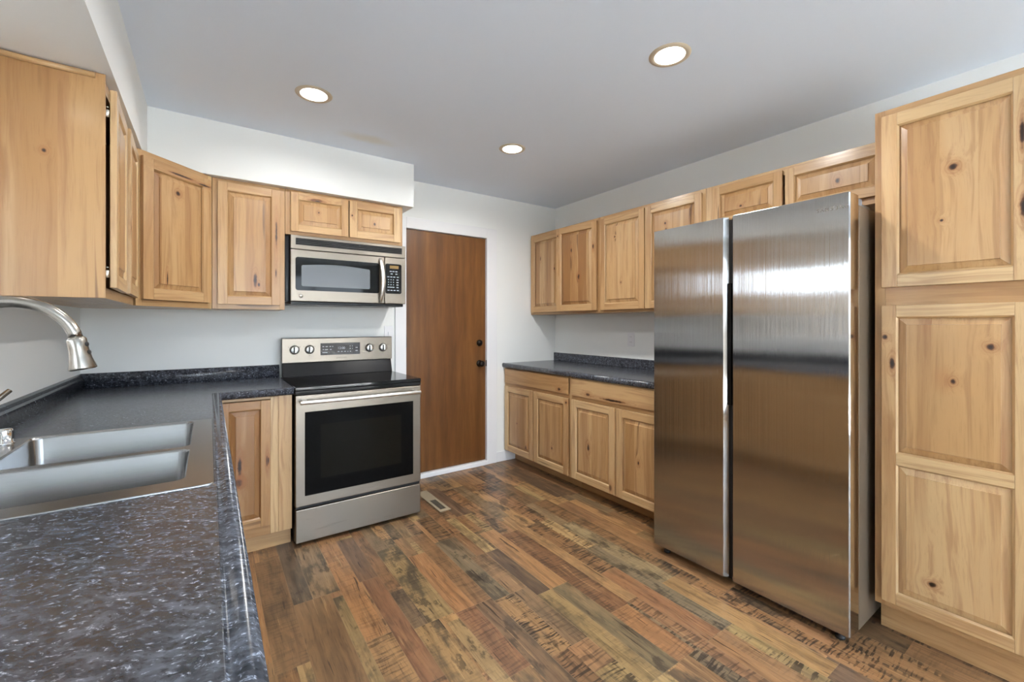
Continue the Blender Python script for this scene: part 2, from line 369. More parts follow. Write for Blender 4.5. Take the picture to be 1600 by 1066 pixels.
# floor: pieces of printed plank
PAL = [L(190, 142, 92), L(200, 152, 98), L(176, 128, 84), L(160, 112, 72), L(134, 92, 60), L(112, 80, 58), L(150, 106, 72),
       L(166, 120, 82), L(132, 114, 86), L(120, 108, 88), L(176, 150, 100), L(188, 160, 108), L(92, 74, 66), L(150, 120, 82), L(196, 146, 98)]
def build_floor():
    FK = .78; P = .188; x0 = 1.862; vs = []; fs = []; wp = []; fcol = []; fx = []; fe = []
    rg = random.Random(21)
    def sub(r, q):
        xa, xb, ya, yb = r; qa, qb, ra, rb = q
        if qa >= xb or qb <= xa or ra >= yb or rb <= ya: return [r]
        out = []
        if ya < ra: out.append((xa, xb, ya, ra))
        if yb > rb: out.append((xa, xb, rb, yb))
        a, b = max(ya, ra), min(yb, rb)
        if xa < qa: out.append((xa, qa, a, b))
        if xb > qb: out.append((qb, xb, a, b))
        return out
    def piece(xa, xb, ya, yb, col, saw, grey, seamL, seamR, seamB, seamT):
        b = len(vs); o = (rg.uniform(0, 50), rg.uniform(0, 50), rg.uniform(0, 50))
        w, h = xb - xa, yb - ya
        # 4x4 grid so that the distance to plank edges interpolates
        ex_, ey_ = min(.004, w * .4), min(.004, h * .4)
        xs = [xa, xa + ex_, xb - ex_, xb]; ys = [ya, ya + ey_, yb - ey_, yb]
        for j, y in enumerate(ys):
            for i, x in enumerate(xs):
                vs.append((x, y, 0)); wp.append((x + o[0], y + o[1], o[2])); fcol.append(col); fx.append((saw, grey, 0, 1))
                dx = 0. if (i == 0 and seamL) or (i == 3 and seamR) else .004
                dy = 0. if (j == 0 and seamB) or (j == 3 and seamT) else .004
                fe.append((dx, dy, 0))
        for j in range(3):
            for i in range(3):
                a = b + j * 4 + i; fs.append((a, a + 1, a + 5, a + 4))
    # (x0, x1, y far, y near, print colour, saw marks, grey weathering)
    EXP = [(1.862, 1.944, -1.31, -1.775, (78, 61, 54), 0, .3), (1.944, 2.05, -1.10, -1.775, (180, 131, 84), 0, .3), (2.05, 2.172, -1.19, -2.06, (128, 84, 56), .5, .3),
           (1.954, 2.05, -1.775, -2.40, (116, 104, 78), 0, 1), (1.862, 1.954, -1.775, -2.40, (168, 140, 92), .2, .6), (1.674, 1.778, -1.695, -2.107, (170, 131, 86), 1, .9), (1.778, 1.862, -1.695, -2.107, (136, 108, 80), .3, .5),
           (1.486, 1.585, -1.67, -2.092, (146, 98, 68), .4, .3), (1.585, 1.674, -1.67, -2.30, (122, 94, 70), 0, .8), (1.362, 1.486, -.95, -1.66, (172, 144, 96), .3, 1), (1.298, 1.362, -1.36, -1.66, (92, 78, 66), .4, .7),
           (1.215, 1.298, -1.193, -1.95, (146, 98, 68), 0, .3), (1.205, 1.298, -.70, -1.193, (114, 82, 64), 0, .2), (1.11, 1.205, -.70, -1.62, (186, 132, 84), .2, .3), (.99, 1.11, -.66, -1.204, (158, 130, 96), 0, .9),
           (.908, .99, -.55, -1.204, (96, 84, 74), 0, .8), (.908, 1.065, -1.204, -2.0, (136, 103, 70), 0, .3), (1.065, 1.11, -1.25, -1.95, (160, 136, 92), 0, 1), (.79, .908, -.70, -1.60, (138, 104, 72), .4, .4), (.734, .79, -.60, -1.525, (178, 130, 84), 0, .2),
           (1.585, 1.674, -.90, -1.67, (146, 106, 70), .3, .3), (1.486, 1.585, -1.11, -1.67, (180, 126, 80), 0, .2), (1.674, 1.765, -1.05, -1.695, (128, 116, 92), 0, 1), (1.765, 1.862, -1.31, -1.695, (158, 122, 86), .3, .4),
           (1.70, 1.80, -.70, -1.05, (130, 96, 62), .9, .3), (1.298, 1.41, -1.66, -2.50, (172, 137, 88), .2, 1), (1.11, 1.215, -1.62, -2.10, (176, 134, 88), .5, .6), (2.172, 2.238, -1.0, -2.05, (184, 140, 92), 0, .4), (2.238, 2.345, -1.82, -2.40, (160, 108, 72), 0, .3), (2.05, 2.16, -2.06, -2.40, (182, 126, 80), .3, .3),
           (2.345, 2.426, -1.60, -2.40, (130, 118, 94), .3, 1), (2.426, 2.53, -2.05, -2.75, (190, 146, 92), 0, .3), (2.426, 2.53, -1.30, -2.05, (166, 146, 108), .2, .9), (2.70, 2.802, -.25, -.95, (92, 70, 54), 0, .3)]
    k0 = math.floor((0 - x0) / P); k1 = math.ceil((XR - x0) / P)
    for k in range(k0, k1):
        xa, xb = max(0, x0 + k * P), min(XR, x0 + (k + 1) * P)
        if xb - xa < .005: continue
        y = YF - rg.uniform(0, 1.2)
        while y < 0:
            ye = y + 1.22
            fr = rg.choice([.36, .42, .5, .58, .64]); cuts = [x0 + k * P + fr * P]
            if rg.random() < .3: cuts = [x0 + k * P + .33 * P, x0 + k * P + .68 * P]
            edges = [xa] + [c for c in cuts if xa + .01 < c < xb - .01] + [xb]
            for s in range(len(edges) - 1):
                yy = y
                while yy < ye - .01:
                    ln = rg.uniform(.3, .95); y2 = min(ye, yy + ln)
                    if ye - y2 < .18: y2 = ye
                    ya_, yb_ = max(yy, YF), min(y2, 0.)
                    if yb_ - ya_ > .0005:
                        col = rg.choice(PAL)
                        mu = L(160, 128, 92); col = tuple(FK * (.62 * a_ + .38 * b_) for a_, b_ in zip(col, mu)); j = rg.uniform(.9, 1.1); col = (col[0] * j, col[1] * j * rg.uniform(.97, 1.03), col[2] * j, 1)
                        saw = rg.choice([0, 0, .2, .5, .9]); grey = rg.choice([.1, .3, .6, .9, 1.])
                        rs = [(edges[s], edges[s + 1], ya_, yb_)]
                        for q in EXP: rs = [r2 for r1 in rs for r2 in sub(r1, (q[0], q[1], q[3], q[2]))]
                        for r1 in rs:
                            if r1[1] - r1[0] > .0002 and r1[3] - r1[2] > .0002: piece(*r1, col, saw, grey, s == 0, s == len(edges) - 2, yy == y, y2 == ye)
                    yy = y2
            y = ye
    for (xa, xb, yb, ya, c8, sw8, g8) in EXP:
        c_ = [.75 * a_ + .25 * b_ for a_, b_ in zip(L(*c8), L(150, 124, 94))]; piece(xa, xb, ya, yb, (c_[0] * FK, c_[1] * FK, c_[2] * FK, 1), sw8, g8, True, True, True, True)
    me = bpy.data.meshes.new('floor'); me.from_pydata(vs, [], fs)
    for nm, dat in (('wp', wp), ('fe', fe)):
        a = me.attributes.new(nm, 'FLOAT_VECTOR', 'POINT'); a.data.foreach_set('vector', [c for p in dat for c in p])
    for nm, dat in (('fcol', fcol), ('fx', fx)):
        a = me.attributes.new(nm, 'FLOAT_COLOR', 'POINT'); a.data.foreach_set('color', [c for p in dat for c in p])
    me.materials.append(M['floor']); o = bpy.data.objects.new('floor', me); COL.objects.link(o); struct(o)
build_floor()
slab('ceiling', [(-.12, XR + .12, YF - .12, .12, H, H + .1)], 'ceil')
# back wall with the door opening
DX0, DX1, DZ1 = 1.890, 2.684, 2.074
slab('wall_back', [(-.12, DX0, 0, .12, 0, H), (DX1, XR + .12, 0, .12, 0, H), (DX0, DX1, 0, .12, DZ1, H)], 'wall')
slab('wall_right', [(XR, XR + .12, YF - .12, 0, 0, H)], 'wall')
WY0, WY1, WZ0, WZ1 = -2.44, -1.46, 1.10, 1.98
slab('wall_left', [(-.12, 0, YF - .12, WY0, 0, H), (-.12, 0, WY1, 0, 0, H), (-.12, 0, WY0, WY1, 0, WZ0), (-.12, 0, WY0, WY1, WZ1, H)], 'wall')
FX0, FX1, FZ0, FZ1 = .30, 3.20, .10, 2.22
slab('wall_front', [(-.12, FX0, YF - .12, YF, 0, H), (FX1, XR + .12, YF - .12, YF, 0, H), (FX0, FX1, YF - .12, YF, 0, FZ0), (FX0, FX1, YF - .12, YF, FZ1, H)], 'wall')
slab('soffit', [(0, .3208, YF, -.344, SOF, H), (0, 1.8326, -.344, 0, SOF, H)], 'wall')       # soffit over the wall cabinets
# casing around the door, threshold, jamb
m = MB(); C0, C1 = 1.812, 2.776
m.box(C0, 1.904, -.014, 0, 0, DZ1 + .075); m.box(2.668, C1, -.014, 0, 0, DZ1 + .075); m.box(1.904, 2.668, -.014, 0, 2.060, DZ1 + .075)
m.box(1.892, 1.906, -.010, .10, 0, 2.070); m.box(2.668, 2.682, -.010, .10, 0, 2.070); m.box(1.892, 2.682, -.010, .10, 2.058, 2.072)
m.box(1.906, 1.925, .0515, .075, 0, 2.058); m.box(2.652, 2.668, .0515, .075, 0, 2.058); m.box(1.925, 2.652, .0515, .075, 2.042, 2.058); m.box(1.925, 2.652, .0515, .075, .0405, .062)
struct(m.build('trim_2', 'trim', bevel=.003))
struct(MB().box(1.907, 2.667, -.022, .10, .001, .040).build('trim_3', 'trim', bevel=.004))
struct(MB().box(C1, 2.985, -.013, -.0005, 0.0005, .095).build('baseboard_back', 'trim', bevel=.004))
# door slab
dr = struct(MB().box(1.909, 2.666, .012, .050, .043, 2.055).build('door_1', 'door', bevel=.002))
kb = MB().lathe([(.001, 0), (.030, 0), (.031, .006), (.018, .010), (.013, .014), (.012, .028), (.022, .036), (.027, .046), (.026, .056), (.018, .064), (.001, .067)], (2.602, .0117, .923), (0, -1, 0))
kb.build('door_knob', 'bronze', dr)
MB().lathe([(.001, 0), (.029, 0), (.029, .010), (.024, .016), (.014, .018), (.013, .022), (.001, .023)], (2.602, .0117, 1.108), (0, -1, 0)).build('deadbolt', 'bronze', dr)
for z in (1.83, 1.13, .25):
    MB().lathe([(.001, 0), (.006, .002), (.006, .088), (.001, .09)], (1.9085, .004, z - .045), (0, 0, 1), seg=12).build('hinge', 'bronze', dr)
MB().box(2.6665, 2.6672, -.008, .006, .895, .951).build('strike_plate', 'bronze', dr)
# windows (the one over the sink and the patio window behind the viewpoint)
def window(name, axis, a0, a1, z0, z1, at, n_mid):
    m = MB(); f = .05
    bx = (lambda p0, p1, d0, d1, q0, q1: m.box(d0, d1, p0, p1, q0, q1)) if axis == 'y' else (lambda p0, p1, d0, d1, q0, q1: m.box(p0, p1, d0, d1, q0, q1))
    d0, d1 = at - .03, at + .03
    bx(a0, a0 + f, d0, d1, z0, z1); bx(a1 - f, a1, d0, d1, z0, z1); bx(a0 + f, a1 - f, d0, d1, z0, z0 + f); bx(a0 + f, a1 - f, d0, d1, z1 - f, z1)
    for i in range(n_mid):
        c = a0 + (a1 - a0) * (i + 1) / (n_mid + 1); bx(c - .025, c + .025, d0, d1, z0 + f, z1 - f)
    o = struct(m.build(name, 'trim', bevel=.003))
    g = MB()
    if axis == 'y': g.box(at - .004, at + .004, a0 + f, a1 - f, z0 + f, z1 - f)
    else: g.box(a0 + f, a1 - f, at - .004, at + .004, z0 + f, z1 - f)
    g.build('pane', 'glass', o); return o
window('window_1', 'y', WY0, WY1, WZ0, WZ1, -.07, 1)
window('window_2', 'x', FX0, FX1, FZ0, FZ1, YF - .06, 2)
m = MB()
for a in ((WY0 - .06, WY0, WZ0 - .06, WZ1 + .06), (WY1, WY1 + .06, WZ0 - .06, WZ1 + .06)): m.box(-.0005, .014, a[0], a[1], a[2], a[3])
m.box(-.0005, .014, WY0, WY1, WZ1, WZ1 + .06); m.box(-.0005, .030, WY0, WY1, WZ0 - .03, WZ0)
struct(m.build('trim_4', 'trim', bevel=.003))
bl = thing('window_blind', 'white slatted blind raised to the top of the window over the sink', 'blind', (-.02, (WY0 + WY1) / 2, WZ1))
MB().box(-.022, .015, -.48, .48, -.045, -.002).build('head_rail', 'blind', bl)
for i in range(7):
    MB().box(-.018, .012, -.475, .475, -.060 - i * .017, -.056 - i * .017).build('slat', 'blind', bl)
# unseen outside: fence beyond the sink window, roof and grounds added to shape light
struct(slab('garden_fence', [(-4.0, -3.95, -6, 2, -.3, 1.83)], 'fence'))
M['unseen_porch'] = simple('unseen_roof_boards', (.5, .5, .49, 1), .8)
struct(slab('unseen_porch_roof', [(-3.4, -.125, -6.0, 1.0, 2.20, 2.30)], 'unseen_porch'))  # unseen roof added to shade the yard and bound the sky band
M['dark_yard'] = simple('unseen_dark_ground', (.06, .06, .064, 1), .95)
struct(slab('unseen_dark_yard', [(-3.95, -.12, YF - .12, 4, -.4, -.3)], 'dark_yard'))  # unseen ground kept dark so little light bounces to soffit and end panel
struct(slab('bounce_paving', [(-3, 7, -13, YF - .12, -.4, -.3)], 'bounce_ground'))  # unseen ground added as a reflector, bounces light onto the ceiling

# ------------------------------------------------------------------ cabinets
TD = .019
def door(parent, x0, x1, z0, z1, sw=.050, mids=(), pk=(), fk=(), stave=.085, hinge=None, ajar=0., yb=-.0015, tone=.5, ptone=None):
    """frame-and-raised-panel door; front faces local -y, its back rests at y = yb"""
    w, h = x1 - x0, z1 - z0; yf = -TD
    d = MB(); d.tone = tone - .08; fkl = [(a, b, sx, sz) for a, b, sx, sz in fk]
    pr = dict(knots=fkl)
    d.box(0, sw, yf, 0, 0, h, 'z', **pr); d.box(w - sw, w, yf, 0, 0, h, 'z', **pr)
    zs = [0] + [m_ for m_ in mids] + [None]
    rails = [(0, sw)] + [(m_[0], m_[1]) for m_ in mids] + [(h - sw, h)]
    for a, b in rails: d.box(sw, w - sw, yf, 0, a, b, 'x', **pr)
    ops = [(rails[i][1], rails[i + 1][0]) for i in range(len(rails) - 1)]
    # moulded bead ring round each opening
    e = .006
    for a, b in ops:
        o_ = [(sw, yf, a), (w - sw, yf, a), (w - sw, yf, b), (sw, yf, b)]
        n_ = [(sw + e, yf + .008, a + e), (w - sw - e, yf + .008, a + e), (w - sw - e, yf + .008, b - e), (sw + e, yf + .008, b - e)]
        for i in range(4):
            j = (i + 1) % 4
            d.add([o_[i], o_[j], n_[j], n_[i]], [(0, 1, 2, 3)], 'x' if i % 2 == 0 else 'z')
    o = d.build('door', 'wood', parent, bevel=.0018)
    for i, (a, b) in enumerate(ops):
        pm = MB(); pm.tone = tone + .08 if ptone is None else ptone; ks = [(fx_ * (w - 2 * sw) + sw, fz_ * (b - a) + a, sx, sz) for (pi, fx_, fz_, sx, sz) in pk if pi == i]
        def rr(q, y): return [(sw + q, y, a + q), (w - sw - q, y, a + q), (w - sw - q, y, b - q), (sw + q, y, b - q)]
        bw = .030
        loops = [rr(.003, yf + .015), rr(.003, yf + .0130), rr(bw, yf + .0050), rr(bw + .0015, yf + .0012)]
        pm.loft(loops, True, True, smooth=False, grain='z', knots=ks, stave=stave)
        pm.build('door_panel', 'wood', o)
    if hinge == 'r' and ajar:
        a = R(ajar); o.rotation_euler = (0, 0, a)         # pivot at the right edge
        o.location = (x0 + w - w * math.cos(a), yb - w * math.sin(a), z0)
    elif hinge == 'l' and ajar:
        o.rotation_euler = (0, 0, -R(ajar)); o.location = (x0, yb, z0)
    else: o.location = (x0, yb, z0)
    return o
def cabinet(name, label, cat, loc, rotz, w, d, z0, z1, frame, group=None, toe=None, toe_in=.11, top=True, tone=.45):
    """frame: list of (x0,x1,z0,z1,grain) face-frame members; carcass behind it"""
    t_ = thing(name, label, cat, (loc[0], loc[1], 0 if toe else z0), rotz, group)
    dz = 0 if toe else -z0
    a, b = z0 + dz, z1 + dz; k = .018
    m = MB(); m.tone = tone
    m.box(0, k, .019, d, a, b); m.box(w - k, w, .019, d, a, b)
    m.box(k, w - k, .019, d, a, a + k, 'x'); m.box(k, w - k, .019, d if top else .0195, b - k, b, 'x'); m.box(k, w - k, d - .006, d, a + k, b - k)
    m.build('carcass', 'wood', t_)
    f = MB(); f.tone = tone
    for (x0, x1, q0, q1, g) in frame: f.box(x0, x1, 0, .019, q0 + dz, q1 + dz, g)
    f.build('face_frame', 'wood', t_, bevel=.001)
    if toe: tk = MB(); tk.tone = tone + .1; tk.box(.0, w, toe_in, toe_in + .016, .0, z0, 'x').build('toe_kick', 'wood', t_, bevel=.001)
    return t_, dz
def ring(w, z0, z1, l=.038, r=.038, b=.038, tp=.045, extra=()):
    return [(0, l, z0, z1, 'z'), (w - r, w, z0, z1, 'z'), (l, w - r, z0, z0 + b, 'x'), (l, w - r, z1 - tp, z1, 'x')] + list(extra)
UB, UT = 1.3687, 2.139
RW = -math.pi / 2
BX = 2.8733; UXF = 3.1813
# --- right wall, upper
def right_upper(y0, w, z0, name, label, doors, frame=None):
    c, dz = cabinet(name, label, 'cabinet', (UXF, y0, 0), RW, w, XR - UXF - .002, z0, UT, frame or ring(w, z0, UT), 'hickory wall cabinets')
    for dd in doors: door(c, dd[0], dd[1], dd[2] + dz, dd[3] + dz, **dd[4])
right_upper(-.002, .912, UB, 'wall_cabinet', 'two-door hickory wall cabinet in the far right corner, its right door slightly ajar',
            [(.022, .452, 1.390, 2.115, dict(tone=.62, ptone=.82, pk=[(0, .30, .73, .006, .020), (0, .9, .55, .004, .012)], fk=[(.41, .40, .008, .02)])),
             (.458, .892, 1.390, 2.115, dict(tone=.60, ptone=.78, hinge='r', ajar=7.5, pk=[(0, .36, .75, .006, .020), (0, .60, .38, .010, .022)], fk=[(.018, .66, .007, .008), (.40, .52, .006, .02)]))])
right_upper(-.916, .912, UB, 'wall_cabinet', 'two-door hickory wall cabinet on the right wall, its right door half behind the fridge',
            [(.016, .448, 1.390, 2.115, dict(tone=.30, ptone=.48, pk=[(0, .32, .82, .006, .007), (0, .5, .25, .004, .006)])),
             (.456, .892, 1.390, 2.115, dict(tone=.5, ptone=.55, pk=[(0, .35, .85, .008, .010), (0, .37, .78, .006, .009)]))])
right_upper(-1.830, .928, 1.850, 'wall_cabinet', 'short two-door hickory wall cabinet above the stainless fridge',
            [(.050, .452, 1.882, 2.118, dict(sw=.045, tone=.5, ptone=.62, pk=[(0, .42, .33, .009, .007)])),
             (.466, .905, 1.882, 2.118, dict(sw=.045, tone=.45, ptone=.5, pk=[(0, .56, .45, .010, .016)]))])
# --- right wall, base
def right_base(y0, w, label, drawer, doors):
    z0, z1 = .101, .874
    c, dz = cabinet('base_cabinet', label, 'cabinet', (BX, y0, 0), RW, w, XR - BX - .002, z0, z1,
                    ring(w, z0, z1, .022, .022, .022, .012, [(.022, w - .022, .700, .742, 'x'), (w / 2 - .02, w / 2 + .02, z0 + .022, .700, 'z')]),
                    'hickory base cabinets', toe=True)
    df = MB().box(drawer[0], drawer[1], -TD, -.0015, drawer[2], drawer[3], 'x', knots=drawer[4]); df.build('drawer_front', 'wood', c, bevel=.004, seg=3)
    for dd in doors: door(c, dd[0], dd[1], dd[2], dd[3], **dd[4])
right_base(-.002, .912, 'two-door hickory base cabinet next to the brown door, one wide drawer above',
           (.020, .888, .737, .866, [(.79, .765, .018, .012)]),
           [(.024, .446, .112, .706, dict(tone=.3, ptone=.6, stave=.12, pk=[(0, .45, .46, .006, .006)])), (.462, .888, .112, .706, dict(tone=.35, ptone=.6, pk=[(0, .58, .24, .007, .011)], fk=[(.41, .56, .008, .008)]))])
right_base(-.916, .900, 'two-door hickory base cabinet partly hidden behind the left side of the fridge',
           (.014, .880, .737, .866, [(.19, .765, .02, .010), (.43, .755, .10, .008)]),
           [(.014, .444, .112, .706, dict(tone=.2, ptone=.4, stave=.15, pk=[(0, .40, .44, .012, .026)])), (.460, .884, .112, .706, dict(tone=.25, ptone=.5, pk=[(0, .42, .45, .007, .014)]))])
# --- pantry
PX, PY0, PW = 2.865, -2.767, .458
pz0, pz1 = .128, 2.151
pc, dz = cabinet('pantry_cabinet', 'tall hickory pantry cabinet right of the fridge with upper and lower door', 'cabinet', (PX, PY0, 0), RW, PW, XR - PX - .002, pz0, pz1,
                 ring(PW, pz0, pz1, .034, .034, .030, .034, [(.034, PW - .034, 1.350, 1.430, 'x')]), toe=True, toe_in=.075)
door(pc, .026, .430, 1.4265, 2.122, sw=.049, stave=.10, tone=.2, ptone=.45, pk=[(0, .52, .64, .011, .012), (0, .42, .32, .005, .005)], fk=[(.375, .50, .006, .05), (.380, .25, .010, .04)])
door(pc, .026, .430, .155, 1.3525, sw=.046, mids=[(.560, .606)], stave=.16, tone=.22, ptone=.4, fk=[(.012, 1.07, .009, .009), (.034, .965, .008, .026)],
     pk=[(0, .34, .17, .012, .009), (1, .52, .56, .007, .010), (1, .82, .80, .010, .010)])
# --- left wall, upper (broad end panel towards the viewer)
c, dz = cabinet('wall_cabinet', 'hickory wall cabinet with broad plain end panel, above the sink at left edge', 'cabinet', (.292, -1.350, 0), math.pi / 2, .7405, .290, UB, UT,
                ring(.7405, UB, UT, .0395), 'hickory wall cabinets')
ep = MB().box(-.0035, .0, -.008, .289, UB - .002 + dz, UT - .0 + dz, 'z', stave=1.9, knots=[])
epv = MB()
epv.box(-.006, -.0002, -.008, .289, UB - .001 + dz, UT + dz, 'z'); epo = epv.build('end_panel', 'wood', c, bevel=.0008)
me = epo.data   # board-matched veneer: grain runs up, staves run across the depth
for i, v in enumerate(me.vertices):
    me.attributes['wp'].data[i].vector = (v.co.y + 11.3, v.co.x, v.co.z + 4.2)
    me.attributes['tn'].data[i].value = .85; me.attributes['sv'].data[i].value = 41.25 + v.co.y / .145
    me.attributes['k1'].data[i].vector = ((v.co.y - .292) / .012, (v.co.z - .40) / .012, 0)
    me.attributes['k2'].data[i].vector = ((v.co.y - .14) / .006, (v.co.z - .475) / .007, 0)
m = MB(); m.tube([(-.010, .018, UT + dz - .012), (-.010, .15, UT + dz - .013), (-.010, .288, UT + dz - .008)], .0095, seg=12, grain='y', tone=.25); m.build('scribe_moulding', 'wood', c)
d1 = door(c, .012, .362, 1.405 + dz, 2.098 + dz, tone=.12, ptone=.5)
d1.location = (.012, -.0165, 1.405 + dz); d1.rotation_euler = (0, 0, R(2.0))
d2 = door(c, .372, .722, 1.405 + dz, 2.098 + dz, tone=.15, ptone=.5, fk=[(.02, .28, .008, .012)])
d2.location = (.372, -.0135, 1.405 + dz); d2.rotation_euler = (0, 0, R(1.8))
for z in (1.452, 2.010):
    hb = MB(); hb.lathe([(.001, -.001), (.0055, .0), (.0055, .024), (.001, .025)], (.004, -.0105, z + dz - .012), (0, 0, 1), seg=10)
    hb.lathe([(.001, 0), (.0035, .0), (.0035, .003), (.001, .004)], (.0085, -.0105, z + dz + .022), (0, 0, 1), seg=8)
    hb.build('hinge', 'bright', c)
# --- diagonal corner
CS = .6075; U3 = .2999
t_ = thing('corner_wall_cabinet', 'diagonal hickory corner wall cabinet with a single tall door', 'cabinet', (U3, -CS, UB), R(45), 'hickory wall cabinets')
wd = math.hypot(CS - U3, CS - U3); zt = UT - UB
def tolocal(x, y):
    dx, dy = x - U3, y + CS; s = math.sqrt(.5); return ((dx + dy) * s, (-dx + dy) * s)
poly = [tolocal(*q) for q in ((U3 - .001, -CS + .001), (CS - .001, -U3 + .001), (CS - .001, -.002), (.002, -.002), (.002, -CS + .001))]
poly = [(px, py + .019 if i < 2 else py) for i, (px, py) in enumerate(poly)]
m = MB(); m.loft([[(px, py, 0) for px, py in poly], [(px, py, zt) for px, py in poly]], smooth=False, grain='x'); m.build('carcass', 'wood', t_)
f = MB()
for (x0, x1, q0, q1, g) in ring(wd - .002, 0, zt, .030, .026, .030, .035): f.box(x0 + .001, x1 + .001, .0, .0185, q0, q1, g)
f.build('face_frame', 'wood', t_, bevel=.001)
door(t_, .022, wd - .022, .032, zt - .030, sw=.052, stave=.13, tone=.6, ptone=.75, pk=[(0, .46, .86, .012, .012), (0, .25, .10, .004, .035)], fk=[(.20, .672, .07, .006), (.34, .664, .04, .005)])
# --- back wall, single door
c, dz = cabinet('wall_cabinet', 'narrow single-door hickory wall cabinet left of the microwave, dark split in its right stile', 'cabinet', (CS + .001, -U3, 0), 0, .3795, U3 - .002, UB, UT, ring(.3795, UB, UT, .030, .030), 'hickory wall cabinets')
door(c, .026, .352, 1.396 + dz, 2.116 + dz, sw=.048, tone=.55, ptone=.65, pk=[(0, .62, .16, .010, .038), (0, .70, .12, .006, .012)], fk=[(.304, .44, .005, .085), (.302, .20, .004, .03)])
# --- back wall, over the microwave
c, dz = cabinet('wall_cabinet', 'short two-door hickory wall cabinet directly above the microwave', 'cabinet', (.990, -U3, 0), 0, .772, U3 - .002, 1.852, UT, ring(.772, 1.852, UT, .030, .030, .026, .020), 'hickory wall cabinets')
door(c, .030, .384, 1.872 + dz, 2.122 + dz, sw=.044, tone=.35, ptone=.5, pk=[(0, .46, .58, .0065, .007)], fk=[(.155, .213, .042, .011), (.16, .210, .02, .006)])
door(c, .392, .752, 1.872 + dz, 2.122 + dz, sw=.050, tone=.4, ptone=.5, pk=[(0, .46, .40, .008, .011)], fk=[(.016, .15, .006, .007)])
# --- base cabinets under the left worktop
BZ0, BZ1 = .101, .872
c, dz = cabinet('base_cabinet', 'hickory base cabinet between the worktop corner and the stove, knotty door', 'cabinet', (.625, -.6075, 0), 0, .362, .58, BZ0, BZ1,
                [(0, .030, BZ0, BZ1, 'z'), (.258, .292, BZ0, BZ1, 'z'), (.2925, .361, BZ0, BZ1, 'z'), (.030, .258, BZ0, BZ0 + .050, 'x'), (.030, .258, BZ1 - .014, BZ1, 'x')], 'hickory base cabinets', toe=True, toe_in=.055)
door(c, .008, .250, .158, .855, sw=.047, stave=.2, tone=.9, ptone=.85, pk=[(0, .30, .36, .016, .020), (0, .33, .50, .010, .05)], fk=[(.225, .36, .004, .03), (.232, .36, .003, .02)])
MB().box(.2515, .2875, -.006, -.0005, .104, .870, 'z', tone=0.).build('filler_strip', 'wood', c, bevel=.001)
def left_base(y0, w, label, doors, top=True):
    c, dz = cabinet('base_cabinet', label, 'cabinet', (.605, y0, 0), math.pi / 2, w, .600, BZ0, BZ1, ring(w, BZ0, BZ1, .03, .03, .03, .04, [(.03, w - .03, .70, .74, 'x')]), 'hickory base cabinets', toe=True, toe_in=.06, top=top)
    n = doors; ww = (w - .03) / n
    MB().box(.02, w - .02, -TD, -.0015, .742, .862, 'x').build('drawer_front', 'wood', c, bevel=.004)
    for i in range(n): door(c, .018 + i * ww, .018 + (i + 1) * ww - .010, .112, .706)
left_base(-2.235, .914, 'hickory base cabinet below the stainless sink, facing the fridge', 2, False)
left_base(-1.319, .690, 'hickory base cabinet on the left run between sink and corner', 2)
left_base(-3.150, .912, 'hickory base cabinet below the near end of the left worktop', 2)
left_base(-4.066, .912, 'hickory base cabinet at the near end of the left run, behind the viewpoint', 2)

# ------------------------------------------------------------------ worktops
ZC = .9134
PROF = [(-.022, 0.), (-.017, -.0022), (-.011, -.0008), (-.005, .0026), (.003, .0030), (.010, .0005), (.0155, -.006), (.017, -.014), (.0155, -.028), (.011, -.036), (.004, -.039), (-.022, -.039)]
def edge(m, path, outs):
    loops = []
    for (x, y), (ox, oy) in zip(path, outs):
        loops.append([(x + ox * o, y + oy * o, ZC + z) for o, z in PROF])
    m.loft(loops, True, True, smooth=True)
ct = thing('countertop', 'black speckled L-shaped laminate countertop holding the sink, at left', 'countertop', (0, 0, 0))
m = MB(); E0 = .628; SK = (.050, .592, -2.180, -1.381)      # cut-out for the sink
zt, zb = ZC, ZC - .038; YN = -4.98; fe_ = E0 - .022
def cslab(x0, x1, y0, y1): m.box(x0, x1, y0, y1, zb, zt)
cslab(.0008, fe_, YN, SK[2]); cslab(.0008, SK[0], SK[2], SK[3]); cslab(SK[1], fe_, SK[2], SK[3]); cslab(.0008, fe_, SK[3], -.0008); cslab(fe_, .9915, -fe_, -.0008)
edge(m, [(E0, YN), (E0, -E0), (.9915, -E0)], [(1, 0), (1, -1), (0, -1)])
m.build('worktop', 'lam', ct)
BSP = [(.0006, ZC + .0002), (.021, ZC + .0002), (.0212, .962), (.0195, .970), (.013, .978), (.0085, .990), (.004, .9975), (.0006, .9986)]   # coved post-formed profile
m = MB(); m.loft([[(q, YN, z) for q, z in BSP], [(q, -.0008, z) for q, z in BSP]]); m.build('backsplash', 'lam', ct)
m = MB(); m.loft([[(.0008, -q - .0002, z) for q, z in BSP], [(.9915, -q - .0002, z) for q, z in BSP]]); m.build('backsplash', 'lam', ct)
cr = thing('countertop', 'straight black laminate countertop on the right-hand base cabinets beside the fridge', 'countertop', (0, 0, 0))
m = MB(); xo = 2.858; m.box(xo + .022, XR - .0008, -1.818, -.0008, zb, zt); edge(m, [(xo, -1.818), (xo, -.0008)], [(-1, 0), (-1, 0)]); m.build('worktop', 'lam', cr)
MB().box(XR - .022, XR - .0008, -1.818, -.0025, ZC + .0002, .992).build('backsplash', 'lam', cr, bevel=.004, seg=3)

